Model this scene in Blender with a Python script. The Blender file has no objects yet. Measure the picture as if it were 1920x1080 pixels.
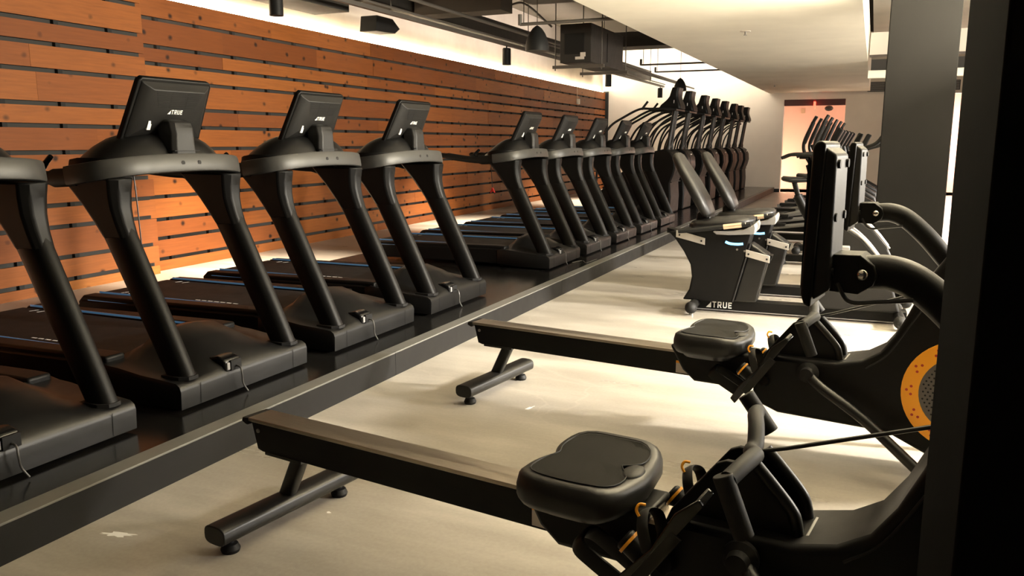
import bpy, bmesh, math, random
from mathutils import Vector, Matrix
random.seed(7)
R = math.radians
SC = bpy.context.scene
COL = SC.collection

# ------------------------------------------------------------------ camera
cam = bpy.data.cameras.new('camera'); cam_o = bpy.data.objects.new('camera', cam); COL.objects.link(cam_o)
cam.sensor_width = 36.0; cam.lens = 1532.0 / 1920.0 * 36.0
cam.clip_start = 0.05; cam.clip_end = 200
cam_o.location = (0, 0, 1.40); cam_o.rotation_euler = (R(90 - 10.03), 0, R(23.6))
SC.camera = cam_o

# ------------------------------------------------------------------ world, exposure, large lamps
w = bpy.data.worlds.new('world'); SC.world = w; w.use_nodes = True
w.node_tree.nodes['Background'].inputs[0].default_value = (1.0, 0.86, 0.70, 1)
w.node_tree.nodes['Background'].inputs[1].default_value = 0.03
vs = SC.view_settings
vs.view_transform = 'Standard'; vs.look = 'None'; vs.exposure = -0.08; vs.gamma = 1.0; vs.use_curve_mapping = False

WARM = (1.0, 0.80, 0.58)
def lamp(name, kind, loc, power, color=WARM, target=None, **kw):
    l = bpy.data.lights.new(name, kind); l.energy = power; l.color = color
    for k, v in kw.items(): setattr(l, k, v)
    o = bpy.data.objects.new(name, l); COL.objects.link(o); o.location = loc
    if target is not None:
        o.rotation_euler = (Vector(target) - Vector(loc)).to_track_quat('-Z', 'Y').to_euler()
    return o
# spots for the light from the unseen bay; fills and washes after them are added
BAY = (1.0, 0.93, 0.83)
for y, ty, e in ((4.9, 4.9, 3700), (6.9, 6.6, 3300), (10.2, 9.6, 4200), (15.0, 14.6, 4600)):
    lamp('bay_light', 'SPOT', (3.3, y, 2.0), e, BAY, (0.1, ty, 0.05), spot_size=R(64), spot_blend=0.9, shadow_soft_size=0.16)
lamp('bay_fill', 'AREA', (4.6, 5.9, 1.9), 330, BAY, (-1.0, 5.4, 0.6), shape='RECTANGLE', size=1.6, size_y=1.2)  # soft fill added to lift the equipment's bay side; no real panel
lamp('bay_fill', 'AREA', (4.8, 12.0, 1.9), 450, BAY, (-1.0, 12.0, 0.6), shape='RECTANGLE', size=1.6, size_y=1.2)  # second added fill, farther down the bay
lamp('ceiling_wash', 'AREA', (1.3, 6.2, 2.25), 1300, (1.0, 0.90, 0.68), (0.8, 6.2, 3.2), shape='RECTANGLE', size=5.0, size_y=0.3)  # unseen lamp added to brighten the lowered ceiling
lamp('ceiling_wash', 'AREA', (2.6, 6.4, 1.7), 250, (1.0, 0.91, 0.72), (1.2, 6.4, 3.2), shape='RECTANGLE', size=5.0, size_y=0.3)  # weaker unseen lamp, added to spread that ceiling light
lamp('cove_light', 'AREA', (-5.4, 24.0, 3.7), 130, (1.0, 0.88, 0.70), (-5.4, 25.1, 3.35), shape='RECTANGLE', size=4.6, size_y=0.1)
lamp('cove_light', 'AREA', (-6.4, 15.5, 3.60), 160, (1.0, 0.84, 0.72), (-7.6, 15.5, 4.0), shape='RECTANGLE', size=9.0, size_y=0.1)  # unseen lamp added above the duct to brighten the wall there

# ------------------------------------------------------------------ materials
def mat(name, base, rough=0.5, metal=0.0, spec=0.5, emis=None, estr=0.0, coat=0.0):
    m = bpy.data.materials.new(name); m.use_nodes = True
    b = m.node_tree.nodes['Principled BSDF']
    b.inputs['Base Color'].default_value = (*base, 1); b.inputs['Roughness'].default_value = rough
    b.inputs['Metallic'].default_value = metal; b.inputs['Specular IOR Level'].default_value = spec
    if coat: b.inputs['Coat Weight'].default_value = coat; b.inputs['Coat Roughness'].default_value = 0.1
    if emis: b.inputs['Emission Color'].default_value = (*emis, 1); b.inputs['Emission Strength'].default_value = estr
    return m
class NT:
    def __init__(s, m): s.t = m.node_tree; s.b = s.t.nodes['Principled BSDF']
    def n(s, typ, **kw):
        nd = s.t.nodes.new(typ)
        for k, v in kw.items(): setattr(nd, k, v)
        return nd
    def l(s, a, b): s.t.links.new(a, b)
    def coord(s, scale=(1, 1, 1), which='Object'):
        c = s.n('ShaderNodeTexCoord'); mp = s.n('ShaderNodeMapping'); mp.inputs['Scale'].default_value = scale
        s.l(c.outputs[which], mp.inputs['Vector']); return mp.outputs['Vector']
    def noise(s, vec, scale, detail=4, rough=0.55):
        q = s.n('ShaderNodeTexNoise'); q.inputs['Scale'].default_value = scale; q.inputs['Detail'].default_value = detail
        q.inputs['Roughness'].default_value = rough; s.l(vec, q.inputs['Vector']); return q.outputs['Fac']
    def ramp(s, fac, stops):
        r = s.n('ShaderNodeValToRGB'); e = r.color_ramp.elements
        while len(e) < len(stops): e.new(0.5)
        for x, (p, c) in zip(e, stops): x.position = p; x.color = (*c, 1) if len(c) == 3 else c
        s.l(fac, r.inputs['Fac']); return r.outputs['Color']
    def mix(s, fac, a, b, mode='MIX'):
        q = s.n('ShaderNodeMix', data_type='RGBA', blend_type=mode)
        if isinstance(fac, (int, float)): q.inputs[0].default_value = fac
        else: s.l(fac, q.inputs[0])
        for i, v in ((6, a), (7, b)):
            if isinstance(v, tuple): q.inputs[i].default_value = (*v, 1)
            else: s.l(v, q.inputs[i])
        return q.outputs[2]
    def math(s, op, a, b=0.5):
        q = s.n('ShaderNodeMath', operation=op)
        for i, v in ((0, a), (1, b)):
            if isinstance(v, (int, float)): q.inputs[i].default_value = v
            else: s.l(v, q.inputs[i])
        return q.outputs[0]
    def bump(s, h, strength=0.2, dist=0.002):
        q = s.n('ShaderNodeBump'); q.inputs['Strength'].default_value = strength; q.inputs['Distance'].default_value = dist
        s.l(h, q.inputs['Height']); s.l(q.outputs[0], s.b.inputs['Normal'])
def speckled(name, base, rough, scale=300, strength=0.15, var=0.08, **kw):
    m = mat(name, base, rough, **kw); t = NT(m); v = t.coord()
    t.bump(t.noise(v, scale, 2), strength, 0.001)
    f = t.noise(v, 9, 4)
    r = t.n('ShaderNodeMapRange'); r.inputs['To Min'].default_value = max(0.02, rough - var); r.inputs['To Max'].default_value = rough + var
    t.l(f, r.inputs['Value']); t.l(r.outputs[0], t.b.inputs['Roughness'])
    return m
M = {}
M['plastic'] = speckled('black_plastic', (0.0042, 0.0040, 0.0038), 0.44, spec=0.15)
M['hood'] = speckled('hood_plastic', (0.0048, 0.0046, 0.0044), 0.37, spec=0.28)
M['gloss'] = speckled('gloss_black_plastic', (0.005, 0.005, 0.005), 0.18, spec=0.3, strength=0.03, var=0.04)
M['steel'] = speckled('black_powder_coat', (0.0065, 0.0062, 0.0058), 0.36, 500, 0.12, spec=0.3)
M['charcoal'] = speckled('charcoal_plastic', (0.011, 0.0105, 0.010), 0.48, spec=0.22)
M['band'] = speckled('graphite_paint', (0.046, 0.045, 0.042), 0.42, 600, 0.08, metal=0.3, spec=0.3)
M['rubber'] = speckled('black_rubber', (0.006, 0.0057, 0.0054), 0.62, spec=0.26)
M['belt'] = speckled('running_belt', (0.013, 0.0125, 0.012), 0.58, 700, 0.2, spec=0.10)
M['vinyl'] = speckled('seat_vinyl', (0.009, 0.0085, 0.008), 0.42, 260, 0.12, spec=0.3)
M['seatpad'] = speckled('seat_foam', (0.011, 0.0105, 0.0095), 0.70, 350, 0.3, spec=0.07)
M['chrome'] = mat('chrome', (0.75, 0.72, 0.68), 0.15, 1.0)
M['bolt'] = mat('bolt_metal', (0.30, 0.29, 0.27), 0.35, 0.9)
M['white'] = mat('white_print', (0.85, 0.84, 0.80), 0.45)
M['orange'] = speckled('orange_plastic', (0.90, 0.37, 0.012), 0.38, 200, 0.05)
M['red'] = mat('red_plastic', (0.42, 0.02, 0.015), 0.4)
M['wire'] = mat('cable_black', (0.012, 0.012, 0.012), 0.35)
M['wire_grey'] = mat('cable_grey', (0.06, 0.057, 0.052), 0.35)
M['label'] = mat('paper_label', (0.55, 0.50, 0.46), 0.5)
M['tan'] = mat('sensor_metal', (0.72, 0.55, 0.38), 0.30, 0.7)
M['silver'] = speckled('anodised_silver', (0.50, 0.47, 0.43), 0.38, 300, 0.05, metal=0.6)
M['silverpl'] = mat('silver_plastic', (0.20, 0.195, 0.19), 0.4)
M['duct'] = speckled('dark_duct_paint', (0.045, 0.041, 0.036), 0.6, 120, 0.1, spec=0.2)
M['ducted'] = speckled('black_box_paint', (0.028, 0.026, 0.024), 0.55, 120, 0.1, spec=0.15)
M['pipe'] = mat('pipe_paint', (0.070, 0.062, 0.054), 0.5)
M['lampblack'] = mat('lamp_black', (0.010, 0.010, 0.010), 0.5, spec=0.15)
M['lampglow'] = mat('lamp_glow', (1, 1, 1), 0.5, emis=(1.0, 0.86, 0.66), estr=14)
M['led'] = mat('led_strip', (1, 1, 1), 0.5, emis=(1.0, 0.80, 0.52), estr=130)
M['ledblue'] = mat('blue_led', (0.1, 0.3, 0.5), 0.4, emis=(0.25, 0.62, 1.0), estr=2.2)
M['blueline_dim'] = mat('blue_line_dim', (0.05, 0.09, 0.14), 0.25, emis=(0.25, 0.60, 1.0), estr=0.13)
M['exit'] = mat('exit_red', (0.5, 0.02, 0.02), 0.4, emis=(1.0, 0.08, 0.04), estr=5)
M['screen'] = mat('screen_glass', (0.006, 0.006, 0.007), 0.08)
# brushed rail
m = mat('brushed_steel', (0.40, 0.35, 0.29), 0.30, 0.9); t = NT(m); v = t.coord((2, 160, 160))
f = t.noise(v, 6, 3); t.bump(f, 0.05, 0.001); t.l(t.ramp(f, [(0.3, (0.30, 0.26, 0.215)), (0.7, (0.46, 0.41, 0.34))]), t.b.inputs['Base Color'])
t.b.inputs['Anisotropic'].default_value = 0.5
M['rail'] = m
# perforated grille (flywheel)
M['perf'] = speckled('grey_grille', (0.085, 0.078, 0.074), 0.5, 200, 0.1)
# wood cladding: colour per board held on the mesh, grain and knots on top
def wood(name):
    m = mat(name, (0.4, 0.15, 0.05), 0.55, spec=0.3); t = NT(m)
    at = t.n('ShaderNodeAttribute', attribute_name='tone')
    base = t.ramp(at.outputs['Fac'], [(0.0, (0.115, 0.030, 0.0068)), (0.45, (0.255, 0.076, 0.0150)), (0.75, (0.35, 0.113, 0.022)), (1.0, (0.44, 0.162, 0.034))])
    off = t.n('ShaderNodeVectorMath', operation='ADD'); cmb = t.n('ShaderNodeCombineXYZ')
    t.l(t.math('MULTIPLY', at.outputs['Fac'], 37.0), cmb.inputs['Y'])
    c = t.n('ShaderNodeTexCoord'); t.l(c.outputs['Object'], off.inputs[0]); t.l(cmb.outputs[0], off.inputs[1])
    mp = t.n('ShaderNodeMapping'); mp.inputs['Scale'].default_value = (1, 0.9, 16); t.l(off.outputs[0], mp.inputs['Vector'])
    g = t.noise(mp.outputs[0], 3.0, 6, 0.62)
    col = t.mix(t.math('MULTIPLY', g, 0.75), base, (0.085, 0.022, 0.006))
    mp2 = t.n('ShaderNodeMapping'); mp2.inputs['Scale'].default_value = (0.001, 4.6, 5.4); t.l(off.outputs[0], mp2.inputs['Vector'])
    vo = t.n('ShaderNodeTexVoronoi'); vo.inputs['Scale'].default_value = 1.0; vo.inputs['Randomness'].default_value = 1.0
    nz = t.n('ShaderNodeTexNoise'); nz.inputs['Scale'].default_value = 9.0; t.l(off.outputs[0], nz.inputs['Vector'])
    ad = t.n('ShaderNodeMixRGB') if False else t.n('ShaderNodeVectorMath', operation='MULTIPLY_ADD')
    t.l(nz.outputs['Color'], ad.inputs[0]); ad.inputs[1].default_value = (0, 0.12, 0.12); t.l(mp2.outputs[0], ad.inputs[2])
    t.l(ad.outputs[0], vo.inputs['Vector'])
    kn = t.ramp(vo.outputs['Distance'], [(0.08, (1, 1, 1)), (0.12, (0.6, 0.6, 0.6)), (0.20, (0, 0, 0))])
    col = t.mix(t.math('MULTIPLY', kn, 0.95), col, (0.012, 0.004, 0.002))
    t.l(col, t.b.inputs['Base Color'])
    t.bump(g, 0.15, 0.002)
    return m
M['wood'] = wood('cedar_boards')
# polished concrete
m = mat('polished_concrete', (0.3, 0.27, 0.23), 0.3, spec=0.5); t = NT(m); v = t.coord()
a = t.noise(v, 0.55, 5, 0.6); b2 = t.noise(t.coord((0.35, 1.6, 1)), 1.6, 6, 0.6); c3 = t.noise(v, 60, 3)
col = t.ramp(a, [(0.30, (0.27, 0.245, 0.205)), (0.55, (0.36, 0.330, 0.285)), (0.78, (0.43, 0.40, 0.35))])
col = t.mix(t.math('MULTIPLY', b2, 0.85), col, t.ramp(b2, [(0.36, (0.145, 0.128, 0.10)), (0.62, (0.50, 0.47, 0.41))]))  # streaks along x put light-strip reflections into the floor colour
col = t.mix(0.10, col, t.ramp(c3, [(0.3, (0.12, 0.10, 0.08)), (0.7, (0.5, 0.46, 0.40))]))
vo = t.n('ShaderNodeTexVoronoi', feature='DISTANCE_TO_EDGE'); vo.inputs['Scale'].default_value = 0.32
nz = t.n('ShaderNodeTexNoise'); nz.inputs['Scale'].default_value = 1.3; nz.inputs['Detail'].default_value = 5; t.l(v, nz.inputs['Vector'])
ad = t.n('ShaderNodeVectorMath', operation='MULTIPLY_ADD'); t.l(nz.outputs['Color'], ad.inputs[0]); ad.inputs[1].default_value = (0.9, 0.9, 0); t.l(v, ad.inputs[2]); t.l(ad.outputs[0], vo.inputs['Vector'])
ck = t.ramp(vo.outputs['Distance'], [(0.0, (1, 1, 1)), (0.004, (0, 0, 0))])
col = t.mix(t.math('MULTIPLY', ck, 0.18), col, (0.55, 0.50, 0.42))
t.l(col, t.b.inputs['Base Color'])
rg = t.n('ShaderNodeMapRange'); rg.inputs['To Min'].default_value = 0.20; rg.inputs['To Max'].default_value = 0.42; t.l(b2, rg.inputs['Value']); t.l(rg.outputs[0], t.b.inputs['Roughness'])
t.bump(c3, 0.04, 0.001)
M['floor'] = m
def plaster(name, c, rough=0.8, var=0.06):
    m = mat(name, c, rough, spec=0.25 if max(c) > 0.05 else 0.03); t = NT(m); v = t.coord(); f = t.noise(v, 1.1, 4)
    t.l(t.ramp(f, [(0.3, tuple(x * (1 - var) for x in c)), (0.7, tuple(min(1, x * (1 + var)) for x in c))]), t.b.inputs['Base Color'])
    t.bump(t.noise(v, 90, 3), 0.08, 0.002); return m
M['concwall'] = plaster('concrete_wall', (0.36, 0.33, 0.29), 0.85, 0.15)
M['paint'] = plaster('white_wall_paint', (0.66, 0.60, 0.53))
M['soffit'] = plaster('ceiling_paint', (0.88, 0.83, 0.71))
M['slab'] = plaster('dark_slab', (0.070, 0.062, 0.053), 0.85, 0.15)
M['column'] = plaster('column_paint', (0.0105, 0.010, 0.0095), 0.9, 0.10)
M['colblack'] = plaster('black_column_paint', (0.0022, 0.0021, 0.0020), 0.9, 0.10)
M['pink'] = plaster('pink_wall_paint', (0.72, 0.46, 0.37))
M['mauve'] = plaster('mauve_header_paint', (0.085, 0.042, 0.042))
M['backing'] = mat('dark_backing', (0.030, 0.028, 0.025), 0.8)
M['batten'] = mat('batten_black', (0.008, 0.008, 0.008), 0.8)
M['platform'] = speckled('platform_laminate', (0.006, 0.0057, 0.0053), 0.20, 40, 0.03, var=0.07, spec=0.3)
M['fascia'] = speckled('platform_fascia', (0.0100, 0.0096, 0.0094), 0.5, 400, 0.1, spec=0.18)
M['trimmetal'] = speckled('edge_trim_metal', (0.15, 0.146, 0.132), 0.45, 300, 0.1, metal=0.3)

# ------------------------------------------------------------------ mesh helpers
class MB:
    def __init__(s): s.bm = bmesh.new()
    def face(s, vs):
        try: return s.bm.faces.new(vs)
        except ValueError: return None
    def box(s, a, b, mtx=None):
        x0, y0, z0 = a; x1, y1, z1 = b
        p = [(x0, y0, z0), (x1, y0, z0), (x1, y1, z0), (x0, y1, z0), (x0, y0, z1), (x1, y0, z1), (x1, y1, z1), (x0, y1, z1)]
        vs = [s.bm.verts.new(mtx @ Vector(q) if mtx else q) for q in p]
        for f in ((0, 3, 2, 1), (4, 5, 6, 7), (0, 1, 5, 4), (1, 2, 6, 5), (2, 3, 7, 6), (3, 0, 4, 7)): s.face([vs[i] for i in f])
        return s
    def prism(s, pts, a, b, plane='xz', mtx=None):
        def mk(p, c):
            q = {'xz': (p[0], c, p[1]), 'yz': (c, p[0], p[1]), 'xy': (p[0], p[1], c)}[plane]
            return s.bm.verts.new(mtx @ Vector(q) if mtx else q)
        A = [mk(p, a) for p in pts]; B = [mk(p, b) for p in pts]; n = len(pts)
        s.face(A[::-1]); s.face(B)
        for i in range(n): s.face([A[i], A[(i + 1) % n], B[(i + 1) % n], B[i]])
        return s
    def loft(s, rings, cap=True):
        V = [[s.bm.verts.new(p) for p in r] for r in rings]
        n = len(V[0])
        for a, b in zip(V, V[1:]):
            for i in range(n): s.face([a[i], a[(i + 1) % n], b[(i + 1) % n], b[i]])
        if cap: s.face(V[0][::-1]); s.face(V[-1])
        return s
    def tube(s, path, r, seg=12, ry=None, up=(0, 0, 1), cap=True, sq=1.0):
        P = [Vector(p) for p in path]; n = len(P)
        rr = r if isinstance(r, (list, tuple)) else [r] * n
        ry = rr if ry is None else (ry if isinstance(ry, (list, tuple)) else [ry] * n)
        up = Vector(up); rings = []; last = None
        for i in range(n):
            t = (P[min(i + 1, n - 1)] - P[max(i - 1, 0)]).normalized()
            if last is None:
                sx = t.cross(up)
                if sx.length < 1e-3: sx = t.cross(Vector((1, 0, 0.01)))
            else: sx = last - t * last.dot(t)
            sx.normalize(); last = sx; sy = sx.cross(t).normalized()
            ring = []
            for k in range(seg):
                c = math.cos(2 * math.pi * k / seg); d = math.sin(2 * math.pi * k / seg)
                if sq != 1.0:
                    c = math.copysign(abs(c) ** sq, c); d = math.copysign(abs(d) ** sq, d)
                ring.append(P[i] + sx * (rr[i] * c) + sy * (ry[i] * d))
            rings.append(ring)
        return s.loft(rings, cap)
    def cyl(s, a, b, r, seg=20, r2=None): return s.tube([a, b], [r, r if r2 is None else r2], seg)
    def lathe(s, prof, seg=24, mtx=None):
        rings = []
        for r, z in prof:
            ring = []
            for k in range(seg):
                p = Vector((r * math.cos(2 * math.pi * k / seg), r * math.sin(2 * math.pi * k / seg), z))
                ring.append(mtx @ p if mtx else p)
            rings.append(ring)
        return s.loft(rings)
    def ellipsoid(s, c, r, seg=20, rings=10, half=None, p=1.0):
        c = Vector(c); out = []
        lo = -math.pi / 2 if not half else 0.0
        for i in range(rings + 1):
            a = lo + (math.pi / 2 - lo) * i / rings
            rad = max(math.cos(a), 0.02) ** p; zz = math.sin(a)
            out.append([c + Vector((r[0] * rad * math.cos(2 * math.pi * k / seg), r[1] * rad * math.sin(2 * math.pi * k / seg), r[2] * zz)) for k in range(seg)])
        return s.loft(out)
    def ring(s, c, r0, r1, h, axis='y', seg=48):
        # flat annulus of thickness h; axis y
        a, b, cc, d = [], [], [], []
        for k in range(seg):
            co, si = math.cos(2 * math.pi * k / seg), math.sin(2 * math.pi * k / seg)
            def pt(r, q):
                if axis == 'y': return (c[0] + r * co, c[1] + q, c[2] + r * si)
                if axis == 'x': return (c[0] + q, c[1] + r * co, c[2] + r * si)
                return (c[0] + r * co, c[1] + r * si, c[2] + q)
            a.append(pt(r0, 0)); b.append(pt(r1, 0)); cc.append(pt(r1, h)); d.append(pt(r0, h))
        V = [[s.bm.verts.new(p) for p in q] for q in (a, b, cc, d)]
        for i in range(4):
            A, B = V[i], V[(i + 1) % 4]
            for k in range(seg): s.face([A[k], A[(k + 1) % seg], B[(k + 1) % seg], B[k]])
        return s
    def build(s, name, m, parent=None, bevel=0.0, smooth=35, sub=0, label=None):
        bmesh.ops.recalc_face_normals(s.bm, faces=s.bm.faces[:])
        me = bpy.data.meshes.new(name); s.bm.to_mesh(me); s.bm.free()
        me.materials.append(m if not isinstance(m, str) else M[m])
        for p in me.polygons: p.use_smooth = True
        if hasattr(me, 'set_sharp_from_angle'): me.set_sharp_from_angle(angle=R(smooth))
        o = bpy.data.objects.new(name, me); COL.objects.link(o)
        if parent is not None: o.parent = parent
        if bevel:
            b = o.modifiers.new('bevel', 'BEVEL'); b.width = bevel; b.segments = 3; b.limit_method = 'ANGLE'; b.angle_limit = R(40)
        if sub:
            q = o.modifiers.new('sub', 'SUBSURF'); q.levels = sub; q.render_levels = sub
        if label: o['label'] = label
        return o
def bez(pts, n=8):
    """smooth path through points (Catmull-Rom)"""
    P = [Vector(p) for p in pts]; P = [P[0] * 2 - P[1]] + P + [P[-1] * 2 - P[-2]]; out = []
    for i in range(1, len(P) - 2):
        a, b, c, d = P[i - 1:i + 3]
        for k in range(n):
            t = k / n
            out.append(0.5 * ((2 * b) + (c - a) * t + (2 * a - 5 * b + 4 * c - d) * t * t + (3 * b - a - 3 * c + d) * t ** 3))
    out.append(P[-2]); return out
def tag(o, label=None, cat=None, group=None, kind=None):
    for k, v in (('label', label), ('category', cat), ('group', group), ('kind', kind)):
        if v: o[k] = v
    return o
def thing(name, label, cat, loc=(0, 0, 0), rz=0.0, group=None):
    o = bpy.data.objects.new(name, None); COL.objects.link(o); o.location = loc; o.rotation_euler = (0, 0, rz)
    o.empty_display_size = 0.1
    return tag(o, label, cat, group)
def copy_tree(o, parent=None):
    c = o.copy(); COL.objects.link(c)
    if parent is not None: c.parent = parent
    for ch in list(o.children): copy_tree(ch, c)
    return c
def struct(name, mb, m, label=None, cat=None, bevel=0.0, parent=None):
    o = mb.build(name, m, parent, bevel)
    if parent is None: tag(o, label, cat, None, 'structure')
    return o
def lettering(text, size, mtx, mb):
    """block capitals of a label, laid flat on the local xy plane of mtx, centred"""
    S = {'T': [(0, .82, 1, 1), (.38, 0, .62, .9)], 'R': None, 'U': None, 'E': [(0, 0, .25, 1), (0, .81, .9, 1), (0, .41, .8, .6), (0, 0, .9, .19)]}
    xs = 0
    for ch in text:
        if ch in 'TE':
            for a, b, c, d in S[ch]: mb.box(((xs + a * .62) * size, b * size, 0), ((xs + c * .62) * size, d * size, .0012), mtx)
        elif ch == 'U':
            mb.box((xs * size, .2 * size, 0), ((xs + .16) * size, size, .0012), mtx)
            mb.box(((xs + .48) * size, .2 * size, 0), ((xs + .64) * size, size, .0012), mtx)
            mb.prism([(p[0] * size + xs * size, p[1] * size) for p in ((0, .22), (.06, .05), (.2, 0), (.44, 0), (.58, .05), (.64, .22), (.48, .24), (.42, .18), (.22, .18), (.16, .24))], 0, .0012, 'xy', mtx)
        elif ch == 'R':
            mb.box((xs * size, 0, 0), ((xs + .16) * size, size, .0012), mtx)
            mb.box(((xs + .1) * size, .82 * size, 0), ((xs + .5) * size, size, .0012), mtx)
            mb.box(((xs + .1) * size, .38 * size, 0), ((xs + .5) * size, .55 * size, .0012), mtx)
            mb.box(((xs + .46) * size, .42 * size, 0), ((xs + .62) * size, .96 * size, .0012), mtx)
            mb.prism([((xs + .26) * size, .4 * size), ((xs + .44) * size, .4 * size), ((xs + .66) * size, 0), ((xs + .48) * size, 0)], 0, .0012, 'xy', mtx)
        xs += .84
def brand(size, mtx, name, parent):
    mb = MB()
    # small stepped triangle before the word
    mb.prism([(-1.0 * size, 0), (-.18 * size, 0), (-.18 * size, 1.0 * size), (-.42 * size, .62 * size), (-.62 * size, .40 * size)], 0, .0012, 'xy', mtx)
    lettering('TRUE', size, mtx, mb)
    return mb.build(name, 'white', parent)

# ================================================================== SETTING
WA = R(1.73)                                   # the clad wall runs slightly off the platform line
wd = Vector((-math.sin(WA), math.cos(WA), 0)); wn = Vector((wd.y, -wd.x, 0))
YB = 25.07
def on_wall(s, off): return Vector((-7.00, 4.69, 0)) + wd * s + wn * off      # s along the wall, off = out into the room
WALLM = Matrix((( wn.x, wd.x, 0, -7.00), (wn.y, wd.y, 0, 4.69), (0, 0, 1, 0), (0, 0, 0, 1)))   # local x out, y along, z up

struct('floor', MB().box((-12, -3, -0.2), (9, 27, 0)), 'floor', 'polished grey concrete floor with pale wear marks and painted-in reflection streaks', 'floor')
# concrete wall behind the cladding
mb = MB().box((-0.6, -9, 0), (-0.26, 22, 4.5)); o = struct('wall_left', mb, 'concwall', 'raw concrete wall above the wooden boards', 'wall'); o.matrix_world = WALLM
def cladding(name, s0, s1, off, gaps, top, label, seed):
    rnd = random.Random(seed)
    bm = bmesh.new(); lay = bm.loops.layers.float.new('tone')
    zs = sorted(gaps); edges = [0.0]
    for g in zs: edges += [g - 0.021, g + 0.021]
    edges.append(top)
    for i in range(0, len(edges), 2):
        z0, z1 = edges[i], edges[i + 1]
        s = s0
        while s < s1 - 0.01:
            e = min(s1, s + rnd.choice((1.6, 2.4, 3.2, 4.2)) * rnd.uniform(0.8, 1.2))
            if s1 - e < 0.5: e = s1
            tone = min(1, max(0, rnd.gauss(0.55, 0.17)))
            ee = e - 0.002 if e < s1 else e
            jit = rnd.uniform(0, 0.004)
            vs = [bm.verts.new(p) for p in ((off - .02, s, z0), (off + jit, s, z0), (off + jit, ee, z0), (off - .02, ee, z0), (off - .02, s, z1), (off + jit, s, z1), (off + jit, ee, z1), (off - .02, ee, z1))]
            for f in ((0, 3, 2, 1), (4, 5, 6, 7), (0, 1, 5, 4), (1, 2, 6, 5), (2, 3, 7, 6), (3, 0, 4, 7)):
                fc = bm.faces.new([vs[k] for k in f])
                for lp in fc.loops: lp[lay] = tone
            s = e
    bmesh.ops.recalc_face_normals(bm, faces=bm.faces[:])
    me = bpy.data.meshes.new(name); bm.to_mesh(me); bm.free(); me.materials.append(M['wood'])
    o = bpy.data.objects.new(name, me); COL.objects.link(o); o.matrix_world = WALLM
    tag(o, label, 'wall', None, 'structure')
    b = MB().box((off - .075, s0, 0), (off - .062, s1 - .01, top - .03)).build('backing_board', 'backing', o)
    b2 = MB(); s = s0 + .4
    while s < s1 - .1:
        b2.box((off - .062, s, 0), (off - .022, s + .05, top - .04)); s += 0.61
    b2.build('batten', 'batten', o)
    return o
G_NEAR = [2.803, 2.505, 2.303, 2.063, 1.764, 1.563, 1.318, 1.045, .826, .622, .328, .111]
G_FAR = [2.72, 2.43, 2.249, 2.07, 1.78, 1.58, 1.34, 1.10, .82, .57, .36, .13]
S_SPLIT = 1.86
cladding('wall_left_cladding', -7.5, S_SPLIT, 0.0, G_NEAR, 3.05, 'orange cedar board wall panel standing proud nearest the viewer', 3)
S_END = (YB - 4.69) / math.cos(WA) - 0.02
cladding('wall_left_cladding', S_SPLIT - .06, S_END - .10, -0.135, G_FAR, 2.95, 'long recessed cedar board wall panel running to the far corner', 11)
o = MB().box((-.25, S_END - .10, 0), (-.05, S_END, 2.98)).build('trim_1', 'batten'); o.matrix_world = WALLM; tag(o, 'black post closing the far end of the board wall', 'trim', None, 'structure')
# LED strip hidden on top of the boards
o = MB().box((-.225, -7.5, 2.955), (-.19, S_END - .15, 2.975)).build('led_strip', 'led'); o.matrix_world = WALLM
tag(o, 'warm white light strip along the top edge of the board wall', 'light strip')

# back wall with door opening at x -2.45..-.81 and a second opening further along
DX0, DX1, DZ = -2.45, -0.81, 2.63
mb = MB()
mb.box((-9.5, YB, 0), (DX0, YB + .25, 4.5)); mb.box((DX0, YB, DZ), (DX1, YB + .25, 4.5)); mb.box((DX1, YB, 0), (1.25, YB + .25, 4.5))
mb.box((1.25, YB, 2.72), (3.6, YB + .25, 4.5)); mb.box((3.6, YB, 0), (9, YB + .25, 4.5))
struct('wall_back', mb, 'paint', 'cream white painted wall at the far end with a tall opening', 'wall')
o = struct('baseboard_back', MB().box((-7.6, YB - .02, 0), (DX0, YB, .10)), 'batten', 'black baseboard under the far cream wall', 'baseboard')
# lobby behind the opening
mb = MB(); mb.box((-4.5, YB + 2.4, 0), (4.5, YB + 2.6, 3.4)); mb.box((-4.6, YB + .25, 0), (-4.4, YB + 2.6, 3.4)); mb.box((4.4, YB + .25, 0), (4.6, YB + 2.6, 3.4))
struct('wall_lobby', mb, 'pink', 'softly lit pinkish lobby wall seen through the far opening', 'wall')
struct('floor_lobby', MB().box((-4.6, YB + .25, -.2), (4.6, YB + 2.6, 0)), 'floor', 'lobby floor beyond the far opening', 'floor')
struct('ceiling_lobby', MB().box((-4.6, YB + .25, 3.3), (4.6, YB + 2.6, 3.4)), 'pink', 'lobby ceiling beyond the far opening', 'ceiling')
struct('trim_2', MB().box((DX0 + .01, YB + .02, DZ - .17), (DX1 - .01, YB + .20, DZ - .001)), 'mauve', 'dark mauve header across the far opening', 'trim')
lamp('lobby_light', 'POINT', (-2.9, YB + 1.2, 0.5), 170, (1.0, 0.84, 0.62), shadow_soft_size=0.3)
lamp('lobby_light', 'POINT', (2.4, YB + 1.3, 1.4), 420, (1.0, 0.84, 0.70), shadow_soft_size=0.3)

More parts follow.
